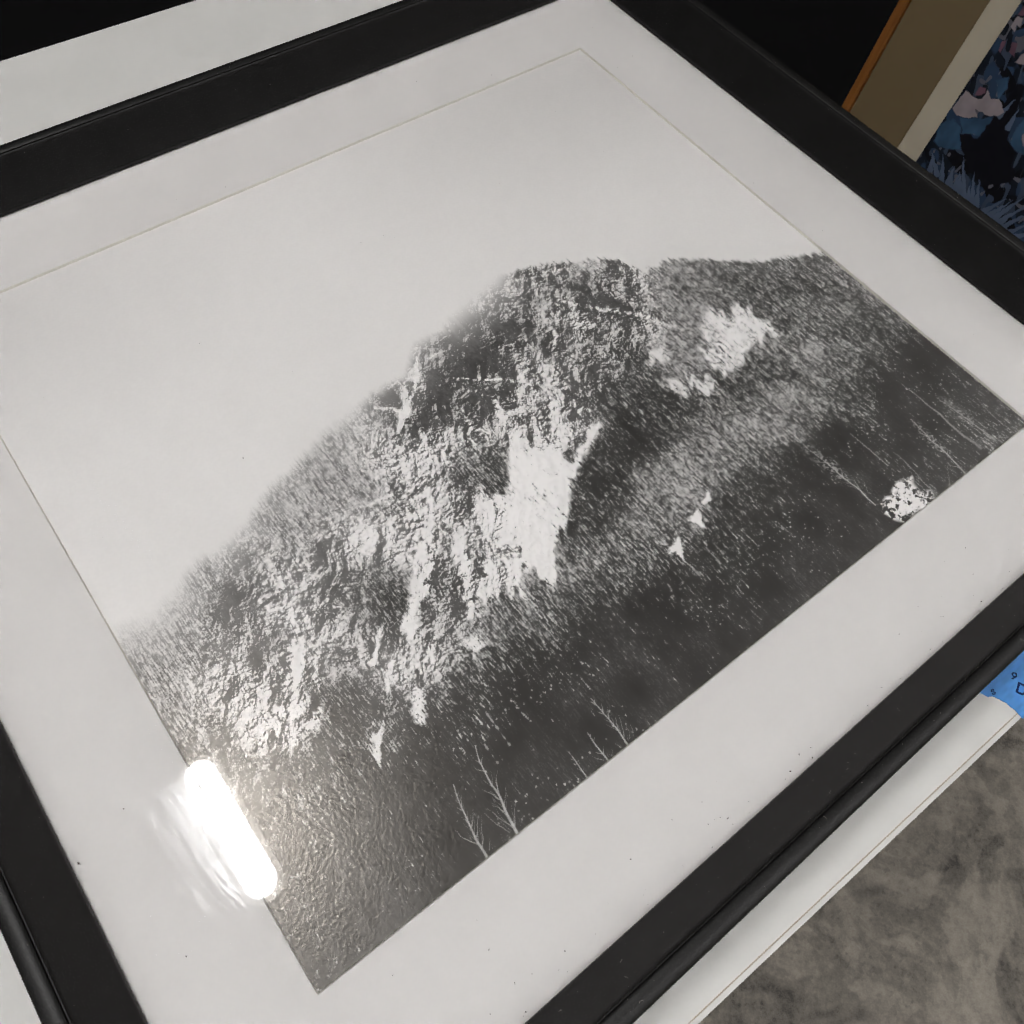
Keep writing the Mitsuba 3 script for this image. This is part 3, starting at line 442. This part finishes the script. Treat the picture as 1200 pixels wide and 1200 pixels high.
def wood_fn(p, n, uv):
    s = fbm(p.x * 300, p.y * 300, p.z * 14, octaves=3)
    return mix((0.16, 0.055, 0.012), (0.34, 0.14, 0.035), s)


scene['bsdf_art'] = {'type': 'principled', 'base_color': mikit.proc(art_fn), 'roughness': 0.6, 'specular': 0.2}
scene['bsdf_wood'] = {'type': 'principled', 'base_color': mikit.proc(wood_fn), 'roughness': 0.45}
scene['bsdf_khaki'] = {'type': 'diffuse', 'reflectance': rgb(0.160, 0.120, 0.068)}
scene['bsdf_cream'] = {'type': 'diffuse', 'reflectance': rgb(0.58, 0.52, 0.41)}


def art_box(s0, s1, t0, t1, n0, n1):
    m = trimesh.creation.box((s1 - s0, t1 - t0, n1 - n0))
    m.apply_translation(((s0 + s1) / 2, (t0 + t1) / 2, (n0 + n1) / 2))
    M = np.eye(4)
    h = AH if np.linalg.det(np.array([AH, AU, AN]).T) > 0 else AH
    M[:3, 0], M[:3, 1], M[:3, 2], M[:3, 3] = h, AU, AN, AO
    m.apply_transform(M)
    m.fix_normals()
    return m


TB = (-0.414 - AO[2]) / AU[2]     # along the picture down to the workbench
TTOP = TB + 0.86
SW = 0.62
FW, KH, CR = 0.0112, 0.0889, 0.1174
put('floral_picture__frame_rail', art_box(0, FW, TB, TTOP, -.022, .004), 'bsdf_wood')
put('floral_picture__frame_rail_001', art_box(SW - FW, SW, TB, TTOP, -.022, .004), 'bsdf_wood')
put('floral_picture__frame_rail_002', art_box(FW + .0003, SW - FW - .0003, TB, TB + FW, -.022, .004), 'bsdf_wood')
put('floral_picture__frame_rail_003', art_box(FW + .0003, SW - FW - .0003, TTOP - FW, TTOP, -.022, .004), 'bsdf_wood')
for name, (i, o, z, bs) in {'outer_mat': (KH, FW + .0006, 0, 'bsdf_khaki'), 'inner_mat': (CR, KH - .004, -.0016, 'bsdf_cream')}.items():
    k = TB + o; K = TTOP - o
    parts = [art_box(o, i, k, K, z - .0014, z), art_box(SW - i, SW - o, k, K, z - .0014, z),
             art_box(i, SW - i, k, TB + i, z - .0014, z), art_box(i, SW - i, TTOP - i, K, z - .0014, z)]
    put('floral_picture__' + name, trimesh.util.concatenate(parts), bs, {'outer_mat': 'wide khaki brown outer mat', 'inner_mat': 'narrow cream inner mat'}[name])
put('floral_picture__print', art_box(CR - .003, SW - CR + .003, TB + CR - .003, TTOP - CR + .003, -.0045, -.0032), 'bsdf_art', 'dark blue print of pale flowers, leaves and grass blades')
tag('floral_picture', 'leaning picture with orange brown wooden frame and dark blue floral print', 'framed picture')

# ---------------------------------------------------------------- blue masking tape
def tape_fn(p, n, uv):
    s = 0.9 + 0.2 * (noise(p.x * 220, p.y * 700) - 0.5) + 0.16 * (noise(p.x * 90, p.y * 90) - 0.5)
    return mi.Color3f(0.055 * s, 0.255 * s, 0.66 * s)


scene['bsdf_tape'] = {'type': 'bumpmap', 'arbitrary': mikit.proc(lambda p, n, uv: noise((p.x + p.y * 0.2) * 1400, p.y * 260) + 0.6 * noise(p.x * 300, p.y * 300), eps=0.0003), 'scale': 0.00008,
                      'bsdf': {'type': 'principled', 'base_color': mikit.proc(tape_fn), 'roughness': 0.5}}
scene['bsdf_ink'] = {'type': 'diffuse', 'reflectance': rgb(0.012, 0.02, 0.075)}
arc = [(0.0928,-0.3038),(0.0928,-0.3077),(0.0943,-0.3111),(0.0965,-0.3122),(0.098,-0.3155),(0.0995,-0.3188),(0.0995,-0.3216),(0.1002,-0.3238),(0.0998,-0.3279),(0.0998,-0.3295)]
tape = arc + [(arc[-1][0] + .002, yf(arc[-1][0]) - .0002), (0.165, yf(.165) - .0002), (0.168, -0.300), (0.165, -0.285), (0.09, -0.2855)]
TI = TZ + .0003
put('blue_tape__strip', prism(tape, TZ + .00005, TI), 'bsdf_tape')
put('blue_tape__fold', prism([(arc[-1][0] + .003, yf(arc[-1][0]) - .0004), (.165, yf(.165) - .0004), (.165, yf(.165) - .0002), (arc[-1][0] + .003, yf(arc[-1][0]) - .0002)], TZ - .014, TI - .0001), 'bsdf_tape')
tx = [(0.1149,-0.3119),(0.1117,-0.3176),(0.0988,-0.3105),(0.1163,-0.3209)]
ang = math.atan2(tx[1][1] - tx[0][1], tx[1][0] - tx[0][0])
letters = []
for word, (px, py), hh, da in (('9', tx[0], .0042, -0.5), ('D', tx[1], .0062, -0.5), ('s', tx[2], .0036, 0.2)):
    m = meshkit.text_mesh(word, hh, .0001, bold=True)
    m.apply_translation((-.0015, -hh / 2, TI + .00002))
    rot(m, math.degrees(-0.65 + da))
    m.apply_translation((px, py, 0))
    letters.append(m)
put('blue_tape__lettering', trimesh.util.concatenate(letters), 'bsdf_ink', 'dark navy printed lettering, partly hidden')
tag('blue_tape', 'torn piece of bright blue masking tape with dark lettering on the table edge', 'tape')

# ---------------------------------------------------------------- scuffs on the glazing: shallow transparent ridges that catch the lamp
rng = np.random.default_rng(7)
SCUFFS = [(-0.26672,-0.09455,-0.26154,-0.13696,0.01,60),(-0.26322,-0.10183,-0.25518,-0.14826,0.012,110),(-0.25883,-0.10972,-0.25359,-0.1665,0.006,70),(-0.26228,-0.14077,-0.25395,-0.17454,0.006,50),(-0.27562,-0.10641,-0.26971,-0.13952,0.008,44),(-0.27697,-0.13408,-0.27129,-0.16962,0.01,36),(-0.27283,-0.14571,-0.2714,-0.17875,0.0015,4),(-0.27095,-0.1779,-0.26528,-0.18419,0.001,2),(-0.21318,-0.13418,-0.21162,-0.15996,0.0016,9),(-0.21163,-0.1563,-0.21103,-0.17695,0.0015,4),(-0.2736,-0.08475,-0.26639,-0.10411,0.006,14),(-0.25457,-0.10118,-0.24821,-0.1176,0.004,14)]      # ax, ay, bx, by, width of the brush of scratches, how many


def ridge(pts, w, slope):
    """A transparent ridge w wide along the points, its sides sloping up to the given slope."""
    pts = np.asarray(pts); t = np.gradient(pts, axis=0); t /= np.linalg.norm(t, axis=1, keepdims=True)
    nrm = np.stack([-t[:, 1], t[:, 0]], 1)
    u = np.linspace(-1, 1, 7)
    taper = np.sin(np.linspace(0.15, math.pi - 0.15, len(pts)))
    v, n = [], len(u)
    for q, m, k in zip(pts, nrm, taper):
        for a in u:
            v.append((q[0] + m[0] * a * w / 2 * k, q[1] + m[1] * a * w / 2 * k, 0.00076 + slope * w / 4 * k * (1 - a * a)))
    f = []
    for i in range(len(pts) - 1):
        for j in range(n - 1):
            a = i * n + j
            f += [(a, a + n, a + 1), (a + 1, a + n, a + n + 1)]
    m = trimesh.Trimesh(np.array(v), np.array(f), process=False)
    if m.face_normals[0][2] < 0: m.invert()
    return m


rid = []
for ax, ay, bx, by, brush, count in SCUFFS:
    d = np.array([bx - ax, by - ay]); L = np.linalg.norm(d); d /= L; nn = np.array([-d[1], d[0]])
    for _ in range(max(2, int(count * 0.45))):
        off, l = rng.normal(0, brush / 2), L * rng.uniform(.25, 1)
        s0 = rng.uniform(0, L - l)
        tt = np.linspace(0, 1, 9)
        bend = rng.normal(0, .06) * l
        turn = rng.normal(0, .07)
        c, s_ = math.cos(turn), math.sin(turn)
        dd = np.array([d[0] * c - d[1] * s_, d[0] * s_ + d[1] * c])
        pts = np.array([ax, ay]) + np.outer(s0 + l * tt, dd) + np.outer(off + bend * 4 * tt * (1 - tt), nn)
        rid.append(ridge(pts, rng.uniform(.00025, .0008), rng.uniform(.012, .05)))
put('framed_photograph__glazing__scratch', trimesh.util.concatenate(rid), 'bsdf_glazing', 'fine pale scratches round the reflected lamp', kind='stuff', smooth=True)

# ---------------------------------------------------------------- dust and crumbs
DARK = [(-0.1117,-0.2567,0.0003),(-0.1853,-0.2746,0.0004),(-0.1871,-0.2751,0.0002),(-0.1584,-0.2672,0.0002),(-0.1649,-0.2712,0.00018),(-0.1624,-0.2738,0.00018),(-0.1839,-0.2471,0.00022),(-0.2215,-0.2304,0.0002),(-0.0636,-0.2707,0.0004),(-0.0636,-0.274,0.00022),(-0.0108,-0.2755,0.00045),(-0.015,-0.2704,0.0003),(-0.0079,-0.2716,0.00025),(-0.0243,-0.2735,0.00035),(-0.029,-0.2745,0.0002),(0.0809,-0.2746,0.00035),(0.0895,-0.2757,0.0003),(0.1256,-0.2739,0.00035),(0.1199,-0.2765,0.0003),(0.0311,-0.2747,0.0003),(0.0439,-0.2728,0.00025),(0.0557,-0.2754,0.00025),(-0.0946,-0.273,0.0002),(-0.3055,-0.1135,0.00035),(-0.2855,-0.1732,0.0003),(-0.1491,0.0287,0.0003),(-0.1506,-0.0666,0.00025),(0.1416,-0.2762,0.00025),(-0.1145,-0.2703,0.00018),(-0.1178,-0.2752,0.00016),(0.2018,-0.2469,0.0002),(0.1851,0.1131,0.00025),(-0.0074,0.1322,0.00025),(-0.2806,-0.1041,0.0003)]
PALEDUST = [(-0.2252,0.0572,0.00015),(-0.221,0.0585,0.0001),(-0.2149,0.0118,0.00014),(-0.2201,0.0356,0.00019),(-0.2218,0.0418,0.00012),(-0.2214,0.0595,0.00012),(-0.218,0.0019,0.00017),(-0.2208,0.0601,0.00016),(-0.2165,0.002,0.00012),(-0.2165,0.0147,0.00018),(-0.2176,0.0194,0.00013),(-0.219,0.0112,0.00018),(-0.2189,0.0354,0.00016),(-0.2201,0.0424,0.00015),(-0.2233,0.0365,0.0001),(-0.2175,0.0151,0.00019),(-0.2229,0.0477,0.0002),(-0.2185,0.0252,0.00017),(-0.2196,0.0095,9e-05),(-0.2235,0.0476,0.0001),(-0.2238,0.0411,0.0002),(-0.2174,0.0149,0.00016),(-0.2241,0.0567,0.00015),(-0.2191,0.0185,0.00015),(-0.2233,0.0499,0.00014),(-0.219,0.0272,8e-05),(-0.2181,0.028,0.00013),(-0.2199,0.0361,0.00012),(-0.2176,0.0407,0.00015),(-0.2151,0.0058,0.00019),(-0.2183,0.0102,0.00018),(-0.2218,0.0415,0.00011),(-0.2202,0.0222,0.00015),(-0.2231,0.0558,0.00016),(-0.2212,0.0557,0.00013),(-0.2188,0.0207,0.00019),(-0.2211,0.0466,0.00012),(-0.2213,0.0452,0.0001),(-0.2201,0.0343,0.0002),(-0.2224,0.0523,9e-05),(-0.2197,0.0248,0.00019),(-0.2201,0.0258,0.00013),(-0.2203,0.008,0.00013),(-0.2208,0.042,0.00012),(-0.2162,0.0119,0.00014),(-0.2237,0.0483,0.00015),(-0.2167,0.001,0.00017),(-0.2194,0.0175,0.00019),(-0.2199,0.0168,0.00016),(-0.2207,0.0427,0.00017),(-0.22,0.0295,0.00018),(-0.2184,0.0207,0.00012),(-0.2206,0.016,0.00019),(-0.2164,0.0018,0.00019),(-0.2204,0.0356,0.00016),(-0.2224,0.0519,0.00017),(-0.2246,0.06,0.00013),(-0.219,0.0254,0.00011),(-0.2187,0.0294,0.00019),(-0.2164,0.0071,0.00013),(-0.2191,0.0177,0.00016),(-0.2169,0.0171,0.00015),(-0.22,0.0138,0.00013),(-0.2166,0.0027,0.00018),(-0.2161,-0.0017,0.0001),(-0.2171,0.0218,0.00019),(-0.221,0.0313,0.00019),(-0.2209,0.028,0.0001),(-0.2191,0.0277,8e-05),(-0.2174,0.0177,0.0001),(-0.2157,0.0097,0.00013),(-0.217,0.0303,9e-05),(-0.2232,0.0461,0.00016),(-0.2168,0.0139,0.00015),(-0.2234,0.0446,8e-05),(-0.2275,0.0269,9e-05),(-0.2321,0.0296,0.0001),(-0.2345,0.0306,0.00015),(-0.234,0.0347,7e-05),(-0.2329,0.027,0.00014),(-0.2285,0.0327,0.00013),(-0.2316,0.0263,8e-05),(-0.228,0.0294,7e-05),(-0.2311,0.0311,9e-05),(-0.2339,0.0338,7e-05),(-0.2339,0.0288,9e-05),(-0.2234,0.0203,0.00015),(-0.2286,0.0264,0.0001),(-0.226,0.0294,0.00012),(-0.2271,0.0295,0.0001),(-0.2303,0.0342,8e-05),(-0.2335,0.0305,0.00011),(-0.2298,0.0291,0.00014),(-0.2267,0.03,0.00016),(-0.232,0.0204,9e-05),(-0.2338,0.0285,0.00012),(-0.2296,0.0281,0.00014),(-0.2319,0.0307,8e-05),(-0.2349,0.0259,0.0001),(-0.2304,0.0344,0.00014),(0.1875,0.1151,0.00012),(0.1664,0.0968,0.00012),(0.1566,0.0917,0.00014),(0.1643,0.093,0.00011),(0.1586,0.0944,8e-05),(0.171,0.1,0.00013),(0.1789,0.1072,9e-05),(0.1723,0.1051,8e-05),(0.1786,0.1064,9e-05),(0.1586,0.0887,8e-05),(0.1565,0.0882,6e-05),(0.1805,0.105,0.0001),(0.1706,0.0991,7e-05),(0.1493,0.0844,8e-05),(0.1546,0.086,0.0001),(0.1757,0.1036,0.00011),(0.1447,0.0846,9e-05),(0.1862,0.1136,7e-05),(0.1504,0.0907,0.00012),(0.1904,0.1178,6e-05),(0.1821,0.108,0.00011),(0.1862,0.1119,9e-05),(0.1823,0.1097,0.00013),(0.1889,0.1116,0.00012),(0.1719,0.0998,0.0001),(0.1849,0.1143,0.00012),(0.1681,0.1002,9e-05),(0.1679,0.1001,0.00012),(0.1912,0.121,0.00011),(0.1513,0.0893,9e-05),(0.171,0.0988,7e-05),(0.1727,0.0995,0.00012),(0.1388,0.0787,9e-05),(0.1449,0.0809,0.00012),(0.1476,0.0837,7e-05),(0.1829,0.1095,0.00012),(0.1719,0.1025,8e-05),(0.1891,0.118,7e-05),(0.1678,0.0995,7e-05),(0.1917,0.1128,0.00013),(-0.2479,-0.1721,6e-05),(-0.2299,-0.1038,6e-05),(-0.2307,-0.1342,0.00013),(-0.269,-0.1618,0.00012),(-0.2319,-0.1539,0.00015),(-0.2452,-0.1572,0.00011),(-0.2684,-0.1467,8e-05),(-0.268,-0.1471,9e-05),(-0.2558,-0.0901,0.00014),(-0.2534,-0.1791,0.00013),(-0.2317,-0.1015,0.00015),(-0.2678,-0.1517,7e-05),(-0.2282,-0.1157,0.00016),(-0.2485,-0.1481,0.00013),(-0.2726,-0.1264,7e-05),(-0.2606,-0.1094,8e-05),(-0.2426,-0.0942,6e-05),(-0.2873,-0.1705,0.00013),(-0.2485,-0.1075,7e-05),(-0.2694,-0.1468,0.00014),(-0.2753,-0.1646,0.00014),(-0.2317,-0.1366,0.00011),(-0.2799,-0.131,6e-05),(-0.2445,-0.1059,0.00011),(-0.2528,-0.0785,0.0001),(-0.264,-0.1378,7e-05),(-0.2493,-0.1195,7e-05),(-0.2703,-0.1476,9e-05),(-0.2598,-0.1693,6e-05),(-0.264,-0.1066,0.00012),(-0.262,-0.1424,7e-05),(-0.2545,-0.0981,0.00013),(-0.2395,-0.1275,0.00015),(-0.2562,-0.0782,0.0001),(-0.2687,-0.1798,0.00011),(-0.2816,-0.1311,6e-05),(-0.2329,-0.1345,7e-05),(-0.2902,-0.1507,0.00015),(-0.2949,-0.1654,0.00015),(-0.2469,-0.0894,8e-05),(-0.2483,-0.1084,8e-05),(-0.2859,-0.1594,6e-05),(-0.2334,-0.1497,0.00013),(-0.2765,-0.1738,8e-05),(-0.2717,-0.1282,0.00011),(-0.2587,-0.1133,7e-05),(-0.2724,-0.1644,0.00015),(-0.2828,-0.1727,0.00016),(-0.2506,-0.0953,0.00014),(-0.2418,-0.167,0.00016),(-0.2606,-0.1383,7e-05),(-0.2828,-0.1668,7e-05),(-0.2568,-0.0798,0.00011),(-0.2543,-0.144,0.00015),(-0.2549,-0.1558,0.00012),(-0.2381,-0.099,7e-05),(-0.2371,-0.1175,0.0001),(-0.255,-0.1514,8e-05),(-0.2546,-0.0954,0.00013),(-0.229,-0.1132,9e-05)]


def crumb(x, y, z, r):
    m = trimesh.creation.icosphere(subdivisions=1, radius=1)
    m.vertices *= 1 + rng.uniform(-.3, .3, (len(m.vertices), 1))
    m.vertices *= np.array([r * rng.uniform(.7, 1.8), r * rng.uniform(.6, 1), r * .5])
    rot(m, rng.uniform(0, 360))
    m.apply_translation((x, y, z + r * .3))
    return m


def fibre(x, y, z, l, ang):
    t = np.linspace(-.5, .5, 6)
    p = np.stack([x + l * t * math.cos(ang) - l * .5 * t * t * math.sin(ang), y + l * t * math.sin(ang) + l * .5 * t * t * math.cos(ang), 0 * t + z + .0001], 1)
    return trimesh.util.concatenate([trimesh.creation.cylinder(.00008, segment=(p[k], p[k + 1]), sections=5) for k in range(5)])


def top_of_rail(u):
    return np.interp(u, [q[0] / 1000 for q in PROFILE[1:18]], [q[1] / 1000 for q in PROFILE[1:18]])


dk = [crumb(x, y, .0008, rr) for x, y, rr in DARK]
for _ in range(46):
    dk.append(crumb(rng.uniform(-.2, .3), FC[1] - SY + abs(rng.normal(0, .011)) + .001, .0008, rng.uniform(.00010, .00026)))
for _ in range(40):
    dk.append(crumb(rng.uniform(-.29, .29), rng.uniform(-.26, .26), .0008, rng.uniform(.00009, .0002)))
scene['bsdf_crumb'] = {'type': 'diffuse', 'reflectance': rgb(0.07, 0.05, 0.045)}
scene['bsdf_fluff'] = {'type': 'diffuse', 'reflectance': rgb(0.30, 0.27, 0.25)}
put('dark_crumbs', trimesh.util.concatenate(dk), 'bsdf_crumb', 'tiny dark brown crumbs scattered on the glazing over the white mat', 'crumbs', 'stuff')
lt = []
for _ in range(150):
    u = rng.uniform(.001, .0215); x = rng.uniform(-.26, .33)
    lt.append(crumb(x, FC[1] - SY - u, top_of_rail(u), rng.uniform(.00007, .0002)))
for _ in range(70):
    u = rng.uniform(.001, .0215); y = rng.uniform(-.3, .3)
    lt.append(crumb(FC[0] + SX + u, y, top_of_rail(u), rng.uniform(.00007, .00022)))
    lt.append(crumb(FC[0] - SX - u, y, top_of_rail(u), rng.uniform(.00006, .00016)))
for _ in range(40):
    u = rng.uniform(.001, .0215)
    lt.append(crumb(rng.uniform(-.3, .3), FC[1] + SY + u, top_of_rail(u), rng.uniform(.00007, .0002)))
for _ in range(14):
    u = rng.uniform(.002, .02)
    lt.append(fibre(rng.uniform(-.2, .3), FC[1] - SY - u, top_of_rail(u), rng.uniform(.0015, .0035), rng.uniform(0, 6)))
scene['bsdf_white_dust'] = {'type': 'diffuse', 'reflectance': rgb(0.86, 0.86, 0.87)}
put('white_dust', trimesh.util.concatenate([crumb(x, y, .0008, rr) for x, y, rr in PALEDUST]), 'bsdf_white_dust', 'streaks of fine white dust on the glazing over the misty sky and by the glare', 'dust', 'stuff')
put('pale_dust', trimesh.util.concatenate(lt), 'bsdf_fluff', 'fine pale dust and fibres on the black frame rails', 'dust', 'stuff')
